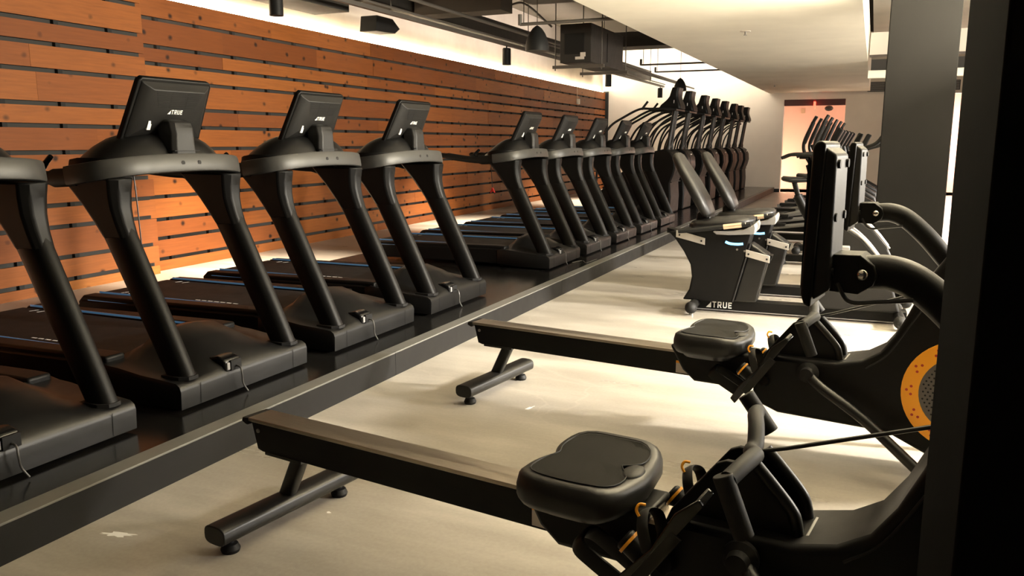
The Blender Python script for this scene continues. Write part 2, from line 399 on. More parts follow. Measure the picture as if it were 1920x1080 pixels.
# ceilings
struct('ceiling', MB().box((-12, -3, 4.40), (9, YB + .25, 4.6)), 'slab', 'dark exposed ceiling slab above the services', 'ceiling')
struct('ceiling_lowered', MB().box((-2.88, -3, 2.82), (-0.21, YB, 3.40)), 'soffit', 'lowered smooth cream ceiling over the aisle', 'ceiling')
struct('ceiling_bay', MB().box((-0.20, -3, 3.95), (8.6, YB, 4.1)), 'soffit', 'higher cream ceiling over the open bay', 'ceiling')
struct('beam', MB().box((-0.19, 16.2, 2.94), (6.5, 16.7, 3.32)), 'paint', 'deep tan ceiling beam across the bay', 'beam')
struct('beam', MB().box((-0.19, 16.05, 2.53), (6.5, 16.19, 2.66)), 'soffit', 'slim white beam crossing the bay below the black duct', 'beam')
struct('wall_right', MB().box((8.6, -3, 0), (8.8, YB, 4.0)), 'paint', 'cream wall on the open side of the gym', 'wall')
# platform under the treadmills
PX0, PX1, PZ = -5.35, -2.59, 0.145
p = thing('raised_platform', 'long low black platform carrying the treadmills and stair climbers', 'platform', (0, 0, 0)); p['kind'] = 'structure'
MB().box((PX0, -2.9, 0), (PX1 - .085, YB - .03, PZ - .002)).build('platform_top', 'platform', p)
seams = [-2.9, 1.3, 4.15, 7.1, 10.1, 13.1, 16.1, 19.1, 22.1, YB - .03]
fm = MB()
for a, b in zip(seams, seams[1:]): fm.box((PX1 - .02, a + .0015, 0), (PX1, b - .0015, PZ - .006))
fm.build('fascia', 'fascia', p)
fm = MB()
for a, b in zip(seams, seams[1:]): fm.box((PX1 - .088, a + .001, PZ - .006), (PX1 + .002, b - .001, PZ + .003))
fm.build('edge_trim', 'trimmetal', p, 0.001)

# columns
o = struct('column', MB().box((0.055, 8.85, 0), (0.66, 9.45, 3.94)), 'column', 'dark grey painted square column behind the exercise bikes', 'column', 0.006)
o = struct('column', MB().box((0.13, 1.12, 0), (0.78, 1.62, 3.94)), 'colblack', 'black column filling the picture edge, close to the viewer', 'column', 0.006)

# ================================================================== TREADMILLS
# local frame: front face at x = 0, tail at x = -2.22, z = 0 on the platform
def treadmill(label):
    t = thing('treadmill', label, 'treadmill', (0, 0, 0), 0, 'treadmills in the row on the platform')
    # chassis: two side members and cross members
    mb = MB()
    for s in (-1, 1):
        mb.prism([(-2.18, .045), (-2.22, .10), (-2.16, .165), (-.62, .185), (-.30, .15), (-.30, .03), (-.70, .03), (-2.0, .03)], s * .345, s * .465)
    mb.box((-2.05, -.345, .05), (-1.98, .345, .11)); mb.box((-.75, -.345, .05), (-.68, .345, .11))
    mb.build('chassis', 'plastic', t, 0.012)
    mb = MB()
    for x in (-2.0, -.55, -.12):
        for s in (-1, 1): mb.cyl((x, s * .38, 0), (x, s * .38, .06), .03, 14)
    mb.build('levelling_foot', 'rubber', t)
    for s in (-1, 1):
        f = MB().prism([(-2.19, .10), (-2.205, .15), (-2.15, .196), (-.60, .216), (-.50, .214), (-.50, .15), (-2.1, .14)], s * .335, s * .455).build('foot_rail', 'plastic', t, 0.014)
        mb = MB().box((-2.10, s * .455 - .003, .165), (-.66, s * .455 + .002, .169)); 
        mb.box((-2.12, s * .338 - .003, .196), (-.66, s * .338 + .002, .2085)); mb.build('blue_line', 'blueline_dim', f)  # thin bluish lines with weak emission along the foot rails
    mb = MB().box((-2.13, -.30, .185), (-.50, .30, .194))
    mb.tube([(-2.135, -.30, .155), (-2.135, .30, .155)], .039, 18); b = mb.build('running_belt', 'belt', t)
    mb = MB()
    for k in range(7): mb.box((-1.30 + k * .055, -.262 + 0 * k, .1945), (-1.262 + k * .055, -.250, .1950))
    for s in (-1, 1):
        for k in range(2): mb.prism([(-1.99 + k * .07, s * .25 - .02), (-1.98 + k * .07, s * .25 - .02), (-1.96 + k * .07, s * .25 + .03), (-1.97 + k * .07, s * .25 + .03)], .1945, .1950, 'xy')
    mb.build('belt_print', 'white', b)
    # motor hood: loft of sections across y
    rings = []
    for y, hump in ((-.476, 0), (-.470, .0), (-.45, .0), (-.36, .0), (-.27, .35), (-.18, .85), (-.05, 1), (.05, 1), (.18, .85), (.27, .35), (.36, .0), (.45, .0), (.470, .0), (.476, 0)):
        e = .012 if abs(y) > .475 else 0
        top = .135 - e; z2 = .155 + .10 * hump; z3 = .175 + .125 * hump; xb = -.58
        rings.append([(-.004 - e, y, .012 + e), (0 - e, y, .10), (-.008 - e, y, top - .012), (-.03, y, top + .003 + .012 * hump), (-.13, y, top + .012 + .05 * hump),
                      (-.25, y, z2 - e), (-.40, y, z3 - e), (-.47, y, z3 + .004 - .01 * hump - e), (-.53, y, .19 + .04 * hump - e), (xb + e, y, .17), (xb + e, y, .03 + e), (-.3, y, .012 + e)])
    h = MB().loft(rings).build('motor_hood', 'hood', t, 0, 50)
    mb = MB()
    for k in range(4): mb.tube(bez([(-.445 + .045 * k, -.19, .262 - .018 * k), (-.452 + .045 * k, -.14, .283 - .018 * k), (-.455 + .045 * k, -.06, .294 - .019 * k)], 4), .004, 6)
    mb.build('cooling_slot', 'rubber', h)
    mb = MB().box((.0002, .345, .014), (.0012, .348, .118)); mb.box((.0002, -.348, .014), (.0012, -.345, .118)); mb.build('panel_seam', 'rubber', h)
    # power inlet scoop
    s = MB().prism([(-.20, .17), (-.06, .195), (-.012, .178), (-.004, .115), (-.10, .11)], -.17, -.055).build('power_inlet', 'gloss', t, 0.012)
    MB().box((-.018, -.135, .120), (.0005, -.062, .172)).build('inlet_recess', 'lampblack', s)
    MB().box((-.02, -.163, .128), (.001, -.142, .165)).build('inlet_switch', 'silverpl', s, 0.003)
    MB().tube(bez([(-.012, -.10, .14), (.03, -.105, .135), (.045, -.11, .10), (.04, -.10, .05), (.05, -.08, .006)], 6), .0045, 8).build('power_cord', 'wire_grey', t)
    # uprights
    for sgn in (-1, 1):
        y = sgn * .375
        path = bez([(-.075, y, .125), (-.16, y, .30), (-.285, y, .55), (-.42, y, .82), (-.515, y, .99)], 6)
        n = len(path)
        up = MB().tube(path, [.040] * n, 20, ry=[.062 + .012 * (i / n) for i in range(n)], up=(0, 1, 0)) if False else MB().tube(path, [.068 + .022 * (i / n) for i in range(n)], 20, ry=[.046 + .006 * (i / n) for i in range(n)], up=(0, 1, 0), sq=.8)
        u = up.build('upright', 'plastic', t)
        MB().prism([(-.16, -.058), (-.05, -.058), (.0 - .012, -.03), (-.006, 0), (-.012, .03), (-.05, .058), (-.16, .058)], .140, .157, 'xy', Matrix.Translation((0, y, 0))).build('base_flange', 'rubber', u)
        # flared collar under the yoke
        rings = []
        for z, x0, x1, hy in ((.80, -.500, -.325, .050), (.88, -.555, -.352, .055), (.95, -.605, -.366, .062), (1.02, -.665, -.366, .068), (1.09, -.73, -.358, .074)):
            rings.append([(x0, y - hy * .5, z), (x0 + .03, y - hy, z), (x1 - .03, y - hy, z), (x1, y - hy * .5, z), (x1, y + hy * .5, z), (x1 - .03, y + hy, z), (x0 + .03, y + hy, z), (x0, y + hy * .5, z)])
        MB().loft(rings).build('collar', 'plastic', u, 0.01)
    # yoke: swept band round the front
    half = [(-.62, .475, 1.10), (-.52, .474, 1.113), (-.44, .455, 1.125), (-.385, .40, 1.137), (-.35, .30, 1.147), (-.335, .15, 1.154), (-.332, 0, 1.156)]
    path = bez([(x, -y, z) for x, y, z in half] + [(x, y, z) for x, y, z in half[::-1][1:]], 5)
    y_ = MB().tube(path, .020, 12, ry=.047, sq=.45).build('yoke', 'band', t)
    for yy in (-.05, .06): MB().tube([(-.318, yy, 1.155), (-.3105, yy, 1.155)], .012, 14).build('yoke_bolt', 'rubber', y_)
    # underside pan joining the yoke
    rings = []
    for z, k in ((1.125, .70), (1.135, .93), (1.16, .95), (1.185, .94)):
        ring = []
        for i in range(28):
            a = 2 * math.pi * i / 28; c, s = math.cos(a), math.sin(a)
            ring.append((-.60 + (.255 if c > 0 else .20) * k * math.copysign(abs(c) ** .7, c), .455 * k * math.copysign(abs(s) ** .8, s), z - (.04 if c < 0 else 0) * abs(c)))
        rings.append(ring)
    MB().loft(rings).build('console_pan', 'plastic', t)
    for sgn in (-1, 1):
        hr = MB().tube(bez([(-.60, sgn * .44, 1.095), (-.80, sgn * .43, 1.085), (-1.00, sgn * .405, 1.10), (-1.20, sgn * .39, 1.125), (-1.31, sgn * .385, 1.13)], 5), [.034] * 5 + [.032] * 10 + [.026] * 5 + [.014], 14, ry=[.046] * 5 + [.034] * 10 + [.026] * 5 + [.014])
        h2 = hr.build('handrail', 'rubber', t)
        MB().tube(bez([(-.86, sgn * .418, 1.135), (-.83, sgn * .416, 1.165), (-.80, sgn * .414, 1.19)], 4), [.016, .016, .015, .015, .014, .014, .014, .014, .012], 12).build('control_paddle', 'gloss', h2)
    # console hood: steep to the front and sides, sloping away to the back
    rings = []
    N = 36
    for k in (1.0, .985, .95, .88, .78, .64, .48, .30, .12):
        ring = []
        for j in range(N):
            a = 2 * math.pi * j / N; c, s = math.cos(a), math.sin(a)
            x = -.56 + (.205 if c > 0 else .31) * k * math.copysign(abs(c) ** .85, c); yy = .398 * k * math.copysign(abs(s) ** .85, s)
            bk = max(0, -c) ** 1.2
            pw = 4.0 * (1 - bk) + 1.25 * bk
            ring.append((x, yy, 1.168 - .05 * bk * k + .140 * (1 - k ** pw)))
        rings.append(ring)
    MB().loft(rings).build('console_hood', 'hood', t, 0, 60)
    # pedestal
    rings = []
    for z, x0, x1, hy in ((1.195, -.44, -.330, .083), (1.24, -.44, -.335, .080), (1.30, -.44, -.335, .076), (1.33, -.445, -.340, .078), (1.36, -.46, -.350, .074), (1.372, -.47, -.37, .06)):
        rings.append([(x0, -hy, z), (x1 - .02, -hy, z), (x1, -hy + .022, z), (x1, hy - .022, z), (x1 - .02, hy, z), (x0, hy, z)])
    pd = MB().loft(rings).build('display_pedestal', 'charcoal', t, 0.006)
    MB().box((-.40, -.084, 1.214), (-.3275, .084, 1.217)).build('pedestal_seam', 'rubber', pd)
    # display: housing slab tilted, back toward +x
    zb, zt, xb, xt = 1.262, 1.568, -.505, -.362
    ax = Vector((xt - xb, 0, zt - zb)).normalized(); ay = Vector((0, 1, 0)); an = ay.cross(ax).normalized()   # an points to +x
    if an.x < 0: an = -an
    L = math.hypot(xt - xb, zt - zb)
    D = Matrix(((ay.x, ax.x, an.x, xb), (ay.y, ax.y, an.y, 0), (ay.z, ax.z, an.z, zb), (0, 0, 0, 1)))     # local: X across, Y up the slab, Z out of the back
    def slab(w0, w1, h0, h1, z0, z1, inset=0.0):
        return [(-w0, h0), (w0, h0), (w1, h1 - .02), (w1 - .02, h1), (-w1 + .02, h1), (-w1, h1 - .02)]
    dsp = MB().prism(slab(.262, .240, -.005, L, 0, 0), -.030, .0, 'xy', D).build('display', 'plastic', t, 0.007)
    rings = []
    for (a0, a1, h0, h1, z) in ((.245, .222, .02, L - .016, 0.0), (.235, .212, .03, L - .026, .012), (.125, .165, .12, L - .045, .040)):
        rings.append([D @ Vector(q) for q in ((-a0, h0, z), (a0, h0, z), (a1, h1, z), (-a1, h1, z))])
    MB().loft(rings).build('display_back', 'charcoal', dsp, 0.004)
    mb = MB()
    for c0, c1 in ((-.150, -.058), (-.050, .045), (.053, .150)):
        for k in range(9):
            f = k / 8; sh = .18 * (1 - f)
            mb.box((c0 + (.03 if c0 < -.1 else 0) * (1 - f), L - .135 + f * .082, .0402), (c1 - (.03 if c1 > .1 else 0) * (1 - f), L - .131 + f * .082, .0415), D)
    mb.build('vent_slots', 'lampblack', dsp)
    brand(.0235, D @ Matrix.Translation((-.028, L - .168, .0405)), 'logo', dsp)
    MB().box((-.152, .080, .028), (-.130, .128, .0375), D).build('sticker', 'white', dsp)
    MB().box((-.232, .015, -.033), (.232, L - .015, -.0295), D).build('screen', 'screen', dsp)
    return t
ORD = ['first', 'second', 'third', 'fourth', 'fifth', 'sixth', 'seventh', 'eighth', 'ninth']
TY = [2.03, 3.23, 4.44, 5.63, 8.05, 9.23, 10.42, 11.62, 12.80]
TL = ['black treadmill cut off by the picture edge at the near end of the row',
      'second treadmill of the row, with a tether cord hanging under its console',
      'third treadmill from the near end of the row of nine',
      'fourth treadmill, last before the empty slot on the platform',
      'fifth treadmill, first beyond the empty slot, showing its whole side and a long handrail',
      'sixth treadmill, next after the one beside the empty slot',
      'seventh treadmill of the row, third beyond the empty slot',
      'eighth treadmill, last but one before the stair climbers',
      'ninth treadmill at the far end of its row, next to the stair climbers']
proto = treadmill(TL[0])
for i, y in enumerate(TY):
    o = proto if i == 0 else copy_tree(proto)
    o.location = (-2.90, y, PZ + .003); o['label'] = TL[i]
    if i in (1, 4):
        x, yy, zc = ((-.555, -.13, .645), (-.735, -.24, .77))[i == 4]
        c = MB().tube(bez([(x - .02, yy, 1.09), (x - .012, yy, .98), (x - .004, yy, (zc + .9) / 2), (x, yy, zc + .02)], 6), .0035, 6).build('safety_tether', 'wire', o)
        MB().prism([(-.025, -.03), (-.005, .025), (.005, .025), (.028, -.025), (.006, -.01)], yy - .01, yy + .01, 'xz', Matrix.Translation((x, 0, zc))).build('tether_clip', 'red', c)

# ================================================================== ROWING MACHINES
# local frame: x along the rail from its tail, y away from the viewer, z up
def rower(label):
    t = thing('rowing_machine', label, 'rowing machine', (0, 0, 0), 0, 'rowing machines in front of the platform')
    rl = MB().prism([(0.0, .386), (.012, .40), (2.06, .40), (2.06, .386)], -.055, .055).build('rail', 'rail', t, 0.002, label='brushed steel rail top')
    MB().prism([(-.022, .382), (-.018, .398), (.012, .4005), (.012, .372), (.0, .372)], -.058, .058).build('rail_end_cap', 'rubber', rl, 0.004)
    b = MB().prism([(.018, .386), (.045, .283), (.07, .276), (2.06, .276), (2.06, .386)], -.047, .047).build('rail_beam', 'plastic', t, 0.003)
    MB().tube([(.055, -.052, .355), (.055, .052, .355)], .008, 10).build('rail_bolt', 'bolt', b)
    MB().box((.085, -.05, .268), (.27, .05, .280)).build('mount_plate', 'steel', b, 0.002)
    MB().box((1.225, -.0485, .284), (1.45, -.0470, .345)).build('warning_label', 'label', b)
    MB().box((1.225, -.0490, .333), (1.26, -.0484, .345)).build('warning_strip', 'orange', b)
    MB().tube([(.128, 0, .085), (.225, 0, .285)], .030, 16, ry=.022, sq=.5, up=(0, 1, 0)).build('tail_post', 'steel', t)
    f = MB().tube([(.140, -.335, .083), (.140, .335, .083)], .052, 20, ry=.034, sq=.65).build('tail_foot', 'steel', t, 0.004)
    for y in (-.27, .27): MB().lathe([(.030, 0), (.034, .012), (.026, .03), (.014, .034), (.012, .055)], 18, Matrix.Translation((.14, y, 0))).build('foot_pad', 'rubber', f)
    # seat
    N = 48; cx, cy = 1.405, -.02
    def outline(a, k):
        c, s = math.cos(a), math.sin(a)
        rx, ry = .160, .225; p = 4.2
        r = 1.0 / ((abs(c) / rx) ** p + (abs(s) / ry) ** p) ** (1 / p)
        if c < 0: r *= 1 - .20 * math.exp(-(s / .36) ** 2)            # notch at the tail side
        else: r *= 1 + .10 * math.exp(-(s / .45) ** 2)                # rounded nose
        return r * k * c, r * k * s
    def hgt(x, y, k):
        dish = -.018 * math.exp(-((abs(y) - .10) / .07) ** 2) * math.exp(-(x / .12) ** 2)
        return dish + .012 * (abs(y) / .22) ** 2 - .012 * max(0, (x - .08) / .1)
    rings = []
    for k, z in ((.72, .405), (.80, .425), (.93, .432), (1.0, .455), (1.0, .485), (.965, .508), (.90, .518), (.80, .517), (.60, .514), (.35, .512), (.06, .511)):
        ring = []
        for j in range(N):
            x, y = outline(2 * math.pi * j / N, k)
            ring.append((cx + x, cy + y, z + (hgt(x, y, k) if z > .5 else 0)))
        rings.append(ring)
    st = MB().loft(rings).build('seat', 'vinyl', t, 0, 70)
    sm = []
    def padline(k0):
        pts = []
        for j in range(N + 1):
            a = 2 * math.pi * j / N; x, y = outline(a, k0)
            if math.cos(a) > 0: f_ = 1 - .36 * math.exp(-(math.sin(a) / .30) ** 2); x *= f_; y *= f_
            pts.append((cx + x, cy + y, .5215 + hgt(x, y, k0)))
        return pts
    MB().tube(padline(.82), .0018, 6, cap=False).build('seam', 'charcoal', st)
    pr = []
    for k in (.78, .5, .2, .02):
        ring = []
        for (x, y, z) in padline(.81)[:-1]:
            xx, yy = cx + (x - cx) * k / .78, cy + (y - cy) * k / .78
            ring.append((xx, yy, .5195 + hgt(xx - cx, yy - cy, k)))
        pr.append(ring)
    MB().loft(pr, cap=True).build('seat_pad', 'seatpad', st, 0, 70)
    MB().ellipsoid((cx + .128, cy - .005, .508), (.030, .050, .012), 20, 6, True).build('nose_cap', 'charcoal', st)
    MB().prism([(1.20, .43), (1.61, .43), (1.57, .33), (1.55, .262), (1.33, .262), (1.27, .31)], -.085, .085).build('seat_carriage', 'plastic', t, 0.015)
    # main housing with flywheel
    arc = [(2.475 + .30 * math.cos(R(a)), .385 + .30 * math.sin(R(a))) for a in range(-125, 66, 8)]
    prof = [(1.62, .27), (1.66, .215), (1.74, .186), (2.20, .178)] + arc[1:] + [(2.60, .72), (2.52, .88), (2.44, .97), (2.37, .955), (2.30, .84), (2.245, .70), (2.20, .60), (2.15, .525), (2.08, .480), (1.98, .455), (1.70, .45), (1.64, .40)]
    hs = MB().prism(prof, -.125, .125).build('flywheel_housing', 'plastic', t, 0.02)
    for s in (-1, 1):
        y = s * .1262
        MB().ring((2.475, y - (.004 if s > 0 else .006), .385), .165, .232, .010, 'y').build('flywheel_ring', 'orange', hs, 0.0015, label='orange ring around the flywheel grille')
        g = MB().ring((2.475, y - .002, .385), .001, .166, .004, 'y').build('flywheel_grille', 'perf', hs)
        mb = MB()
        for i in range(-9, 10):
            for j in range(-10, 11):
                px, pz = i * .0185 + (.009 if j % 2 else 0), j * .0155
                if px * px + pz * pz < .155 ** 2: mb.ring((2.475 + px, y + s * .0022 - .0006, .385 + pz), .0005, .0042, .0012, 'y', 6)
        mb.build('grille_hole', 'lampblack', g)
        mb = MB()
        for q in range(12):
            for d in range(3):
                a = R(q * 30 + (d - 1) * 5.0); r = .198 + (0.012 if d == 1 else -.004)
                mb.ring((2.475 + r * math.cos(a), y + s * .0062 - .0006, .385 + r * math.sin(a)), .0005, .0058, .0012, 'y', 8)
        mb.build('ring_hole', 'red', hs)
        MB().tube(bez([(2.10, y, .45), (2.18, y, .52), (2.26, y, .66), (2.36, y, .84)], 5), .004, 6).build('housing_crease', 'charcoal', hs)
    MB().box((2.00, -.060, .40), (2.105, .060, .462)).build('rail_stop', 'silverpl', t, 0.003)
    # handle cradle: two fins
    for s in (-1, 1):
        y = s * .056
        fn = MB().prism([(1.60, .30), (1.66, .45), (1.775, .600), (1.80, .612), (1.862, .612), (1.955, .520), (1.978, .44), (1.98, .30)], y - .010, y + .010).build('cradle_fin', 'plastic', t, 0.004)
        MB().tube(bez([(1.868, y, .618), (1.915, y, .570), (1.960, y, .520), (1.975, y, .490), (1.983, y, .44), (1.985, y, .40)], 4), .016, 12).build('fin_rim', 'steel', fn)
    # handle
    hd = MB().tube(bez([(1.850, -.215, .628), (1.862, -.16, .640), (1.872, -.085, .645), (1.862, -.03, .630), (1.845, 0, .625), (1.846, .03, .632), (1.832, .085, .662), (1.812, .15, .672), (1.800, .215, .662)], 4), .0215, 14).build('handle', 'rubber', t)
    MB().tube([(1.838, -.222, .640), (1.896, -.222, .498)], .0245, 16).build('handle_grip', 'rubber', hd, 0.003)
    MB().tube([(1.763, .222, .704), (1.838, .222, .606)], .0235, 16).build('handle_grip', 'rubber', hd, 0.003)
    MB().tube([(1.872, 0, .632), (1.93, 0, .650), (2.34, 0, .800)], .0055, 8).build('pull_strap', 'wire', t)
    # footrests
    for s in (-1, 1):
        y = s * .165
        A = Matrix.Translation((1.575, y, .255)) @ Matrix.Rotation(R(-55), 4, 'Y')       # local x runs up the board, z toward the rower
        fb = MB().prism([(-.02, -.048), (.02, -.055), (.20, -.052), (.30, -.060), (.365, -.045), (.385, 0), (.365, .045), (.30, .060), (.20, .052), (.02, .055), (-.02, .048)], -.012, .010, 'xy', A).build('footboard', 'gloss', t, 0.005)
        MB().prism([(-.02, -.012), (.37, -.012), (.375, .006), (.30, .026), (.18, .012), (.06, .026), (-.015, .018)], s * .050, s * .062, 'xz', A).build('board_side', 'gloss', fb, 0.004)
        mb = MB()
        path = [(.03, -.047, .012), (.02, -.050, .10), (.015, -.044, .150), (.02, 0, .165), (.015, .044, .150), (.02, .050, .10), (.03, .047, .012)]
        mb.tube([A @ Vector(q) for q in bez(path, 5)], .006, 10, ry=.024, sq=.4)
        mb.build('heel_cup', 'plastic', fb)
        hub = MB().lathe([(.001, .012), (.030, .012), (.030, .075), (.022, .080), (.001, .080)], 20, A @ Matrix.Translation((.115, -.012, 0))).build('adjuster', 'plastic', fb, 0.003)
        MB().lathe([(.028, .058), (.034, .058), (.034, .066), (.028, .066), (.028, .058)], 24, A @ Matrix.Translation((.115, -.012, 0))).build('adjuster_ring', 'orange', hub, label='orange ring on the footrest adjuster')
        MB().tube([A @ Vector(q) for q in bez([(.16, -.055, .01), (.20, -.050, .06), (.21, 0, .085), (.20, .050, .06), (.16, .055, .01)], 5)], .004, 8, ry=.017).build('foot_strap', 'rubber', fb)
        MB().tube([A @ Vector(q) for q in bez([(.205, -.030, .085), (.212, -.028, .100), (.225, -.020, .104), (.232, -.012, .092)], 4)], .004, 8).build('strap_tab', 'orange', fb)
        MB().box((.05, -.064, -.028), (.26, -.058, .004), A).build('slider_plate', 'charcoal', fb, 0.002)
        MB().tube([(1.68, y * .3, .30), (1.68, y, .34)], .022, 12).build('foot_bracket', 'steel', t)
    # front stabiliser: bent tube each side
    for s in (-1, 1):
        lg = MB().tube(bez([(1.87, s * .10, .395), (1.885, s * .15, .385), (1.94, s * .19, .352), (2.12, s * .235, .258), (2.33, s * .285, .108), (2.42, s * .30, .045)], 6), .0225, 16).build('front_leg', 'steel', t)
        MB().lathe([(.030, 0), (.034, .01), (.026, .03), (.02, .05)], 16, Matrix.Translation((2.42, s * .30, 0))).build('leg_pad', 'rubber', lg)
        MB().lathe([(.042, 0), (.046, .012), (.046, .024), (.030, .036), (.026, .06)], 24, Matrix.Translation((1.868, s * .121, .40)) @ Matrix.Rotation(R(90 * -s), 4, 'X')).build('leg_socket', 'rubber', t)
    # monitor and arm
    MB().tube(bez([(2.085, 0, 1.108), (2.14, 0, 1.110), (2.20, 0, 1.085), (2.28, 0, 1.015), (2.36, 0, .925), (2.42, 0, .86)], 5), .040, 18).build('monitor_arm', 'plastic', t)
    br = MB().prism([(2.012, 1.150), (2.075, 1.152), (2.105, 1.130), (2.113, 1.108), (2.105, 1.084), (2.075, 1.062), (2.012, 1.064)], -.047, .047).build('monitor_bracket', 'plastic', t, 0.004)
    MB().ellipsoid((2.082, -.047, 1.108), (.014, .010, .014), 14, 8).build('pivot_knob', 'chrome', br)
    mn = MB().prism([(1.958, 1.06), (1.966, 1.034), (1.982, 1.028), (1.994, 1.400), (1.984, 1.407), (1.972, 1.403), (1.966, 1.39)], -.088, .088).build('monitor', 'plastic', t, 0.010)
    mk = MB().loft([[(1.984, -.082, 1.045), (1.984, .082, 1.045), (1.992, .082, 1.393), (1.992, -.082, 1.393)], [(2.018, -.070, 1.07), (2.018, .070, 1.07), (2.016, .070, 1.375), (2.016, -.070, 1.375)]]).build('monitor_back', 'charcoal', mn, 0.006)
    for z in (1.11, 1.235, 1.355):
        for y in (-.052, .052): MB().tube([(2.014, y, z), (2.0215, y, z)], .010, 12).build('back_screw', 'rubber', mk)
    MB().box((1.955, -.075, 1.07), (1.959, .075, 1.37)).build('monitor_screen', 'screen', mn)
    MB().tube(bez([(2.03, -.05, 1.085), (2.06, -.052, 1.045), (2.12, -.052, 1.05), (2.19, -.045, 1.06)], 5), .005, 8).build('monitor_cable', 'wire', br)
    return t
RL = ['rowing machine nearest the viewer, its front end behind the black column',
      'second rowing machine, showing an orange ringed flywheel beside the black column']
r1 = rower(RL[0]); r1.location = (-2.06, 2.32, 0); r1.rotation_euler.z = R(-8)
r2 = copy_tree(r1); r2.location = (-2.03, 4.13, 0); r2['label'] = RL[1]

# ================================================================== RECUMBENT BIKES
# local frame: x forward (toward the open bay), y away from the viewer
def recumbent(label):
    t = thing('recumbent_bike', label, 'exercise bike', (0, 0, 0), 0, 'recumbent bikes behind the rowing machines')
    b = MB().prism([(-.02, .018), (1.66, .018), (1.66, .105), (.0, .105)], -.06, .06).build('base_beam', 'plastic', t, 0.008)
    MB().box((-.01, -.064, .012), (1.60, .064, .020)).build('beam_strip', 'silverpl', b)
    brand(.052, Matrix.Translation((.17, -.0602, .034)) @ Matrix.Rotation(R(90), 4, 'X'), 'logo', b)
    for x in (.03, 1.60):
        f = MB().tube([(x, -.27, .07), (x, .27, .07)], .040, 16).build('stabiliser', 'steel', t)
        for s in (-1, 1):
            MB().ellipsoid((x, s * .30, .066), (.050, .06, .050), 16, 10).build('end_wheel', 'rubber', f)
            MB().lathe([(.018, 0), (.018, .02), (.006, .022)], 12, Matrix.Translation((x, s * .27, 0))).build('foot_pad', 'bolt', f)
    # pedestal: concave back edge
    prof = [(-.205, .668), (-.145, .606), (-.075, .51), (-.015, .40), (.0, .30), (-.018, .19), (-.07, .10), (.34, .10), (.47, .672), (.45, .70), (.10, .72)]
    pd = MB().prism(prof, -.14, .14).build('seat_pedestal', 'plastic', t, 0.015)
    MB().tube([(.342, -.138, .11), (.462, -.138, .60)], .009, 8).build('pedestal_seam', 'charcoal', pd)
    MB().tube(bez([(.265, -.1415, .605), (.30, -.1425, .592), (.36, -.1425, .589), (.405, -.1415, .594)], 5), .0105, 10).build('light_bar', 'ledblue', pd, label='glowing blue light bar')
    for x, z in ((.36, .545), (.42, .535)): MB().tube([(x, -.139, z), (x, -.1425, z)], .009, 10).build('pedestal_screw', 'bolt', pd)
    MB().prism([(.34, .10), (.53, .10), (.615, .50), (.46, .60)], -.10, .10).build('front_pillar', 'steel', t, 0.02)
    rl = MB().prism([(-.235, .695), (-.235, .655), (.62, .448), (.635, .495)], -.060, .060).build('seat_rail', 'plastic', t, 0.003)
    for x0, x1 in ((-.14, .10), (.43, .62)):
        z0, z1 = .665 - .24 * (x0 + .14), .665 - .24 * (x1 + .14)
        sp = MB().prism([(x0, z0 + .022), (x1, z1 + .022), (x1, z1 - .036), (x0, z0 - .036)], -.150, -.143).build('rail_plate', 'silver', rl, 0.002, label='bright aluminium rail plate')
        for q in (.12, .88):
            xx = x0 + (x1 - x0) * q; zz = z0 + (z1 - z0) * q - .01
            MB().tube([(xx, -.1515, zz), (xx, -.1555, zz)], .008, 10).build('plate_screw', 'lampblack', sp)
    rings = []
    for k, dz in ((.90, -.03), (1.0, 0), (1.0, .02), (.94, .04), (.6, .05)):
        ring = []
        for j in range(28):
            a = 2 * math.pi * j / 28; c, s = math.cos(a), math.sin(a)
            x = .22 + .26 * k * math.copysign(abs(c) ** .6, c); y = .225 * k * math.copysign(abs(s) ** .6, s)
            ring.append((x, y, .745 + .10 * (x - .22) + dz))
        rings.append(ring)
    st = MB().loft(rings).build('seat', 'vinyl', t, 0, 60)
    MB().prism([(.17, .695), (.30, .70), (.42, .717), (.495, .765), (.505, .735), (.498, .685), (.30, .670), (.20, .672)], -.235, .235).build('seat_shell', 'silverpl', st, 0.006)
    for s in (-1, 1):
        g = MB().tube(bez([(-.10, s * .27, .69), (.10, s * .275, .715), (.30, s * .275, .745), (.47, s * .27, .77)], 5), .018, 12).build('side_handle', 'rubber', t)
        MB().tube([(.26, s * .275, .739), (.40, s * .272, .7595)], .0215, 14).build('pulse_grip', 'tan', g, label='bare metal pulse grip')
        MB().ellipsoid((.43, s * .270, .766), (.017, .019, .017), 12, 8).build('handle_end', 'chrome', g)
    MB().prism([(.0, .70), (.12, .715), (.12, .83), (.06, .86), (.01, .82)], -.05, .05).build('back_bracket', 'steel', t, 0.01)
    # backrest: contoured slab
    A = Vector((.115, 0, .80)); Bv = Vector((-.185, 0, 1.315)); ax = (Bv - A).normalized(); nn = Vector((ax.z, 0, -ax.x))
    rings = []
    for f, hw, th, bow in ((.0, .15, .04, 0), (.04, .185, .065, 0), (.25, .215, .085, .006), (.5, .21, .085, .006), (.75, .19, .075, .0), (.95, .16, .06, .0), (1.0, .13, .035, .0)):
        c = A + (Bv - A) * f + nn * bow
        ring = []
        for j in range(20):
            a = 2 * math.pi * j / 20; co, si = math.cos(a), math.sin(a)
            ring.append(c + Vector((0, 1, 0)) * (hw * math.copysign(abs(co) ** .6, co)) + nn * (th * .62 * math.copysign(abs(si) ** .7, si)))
        rings.append(ring)
    MB().loft(rings).build('backrest', 'vinyl', t, 0, 60)
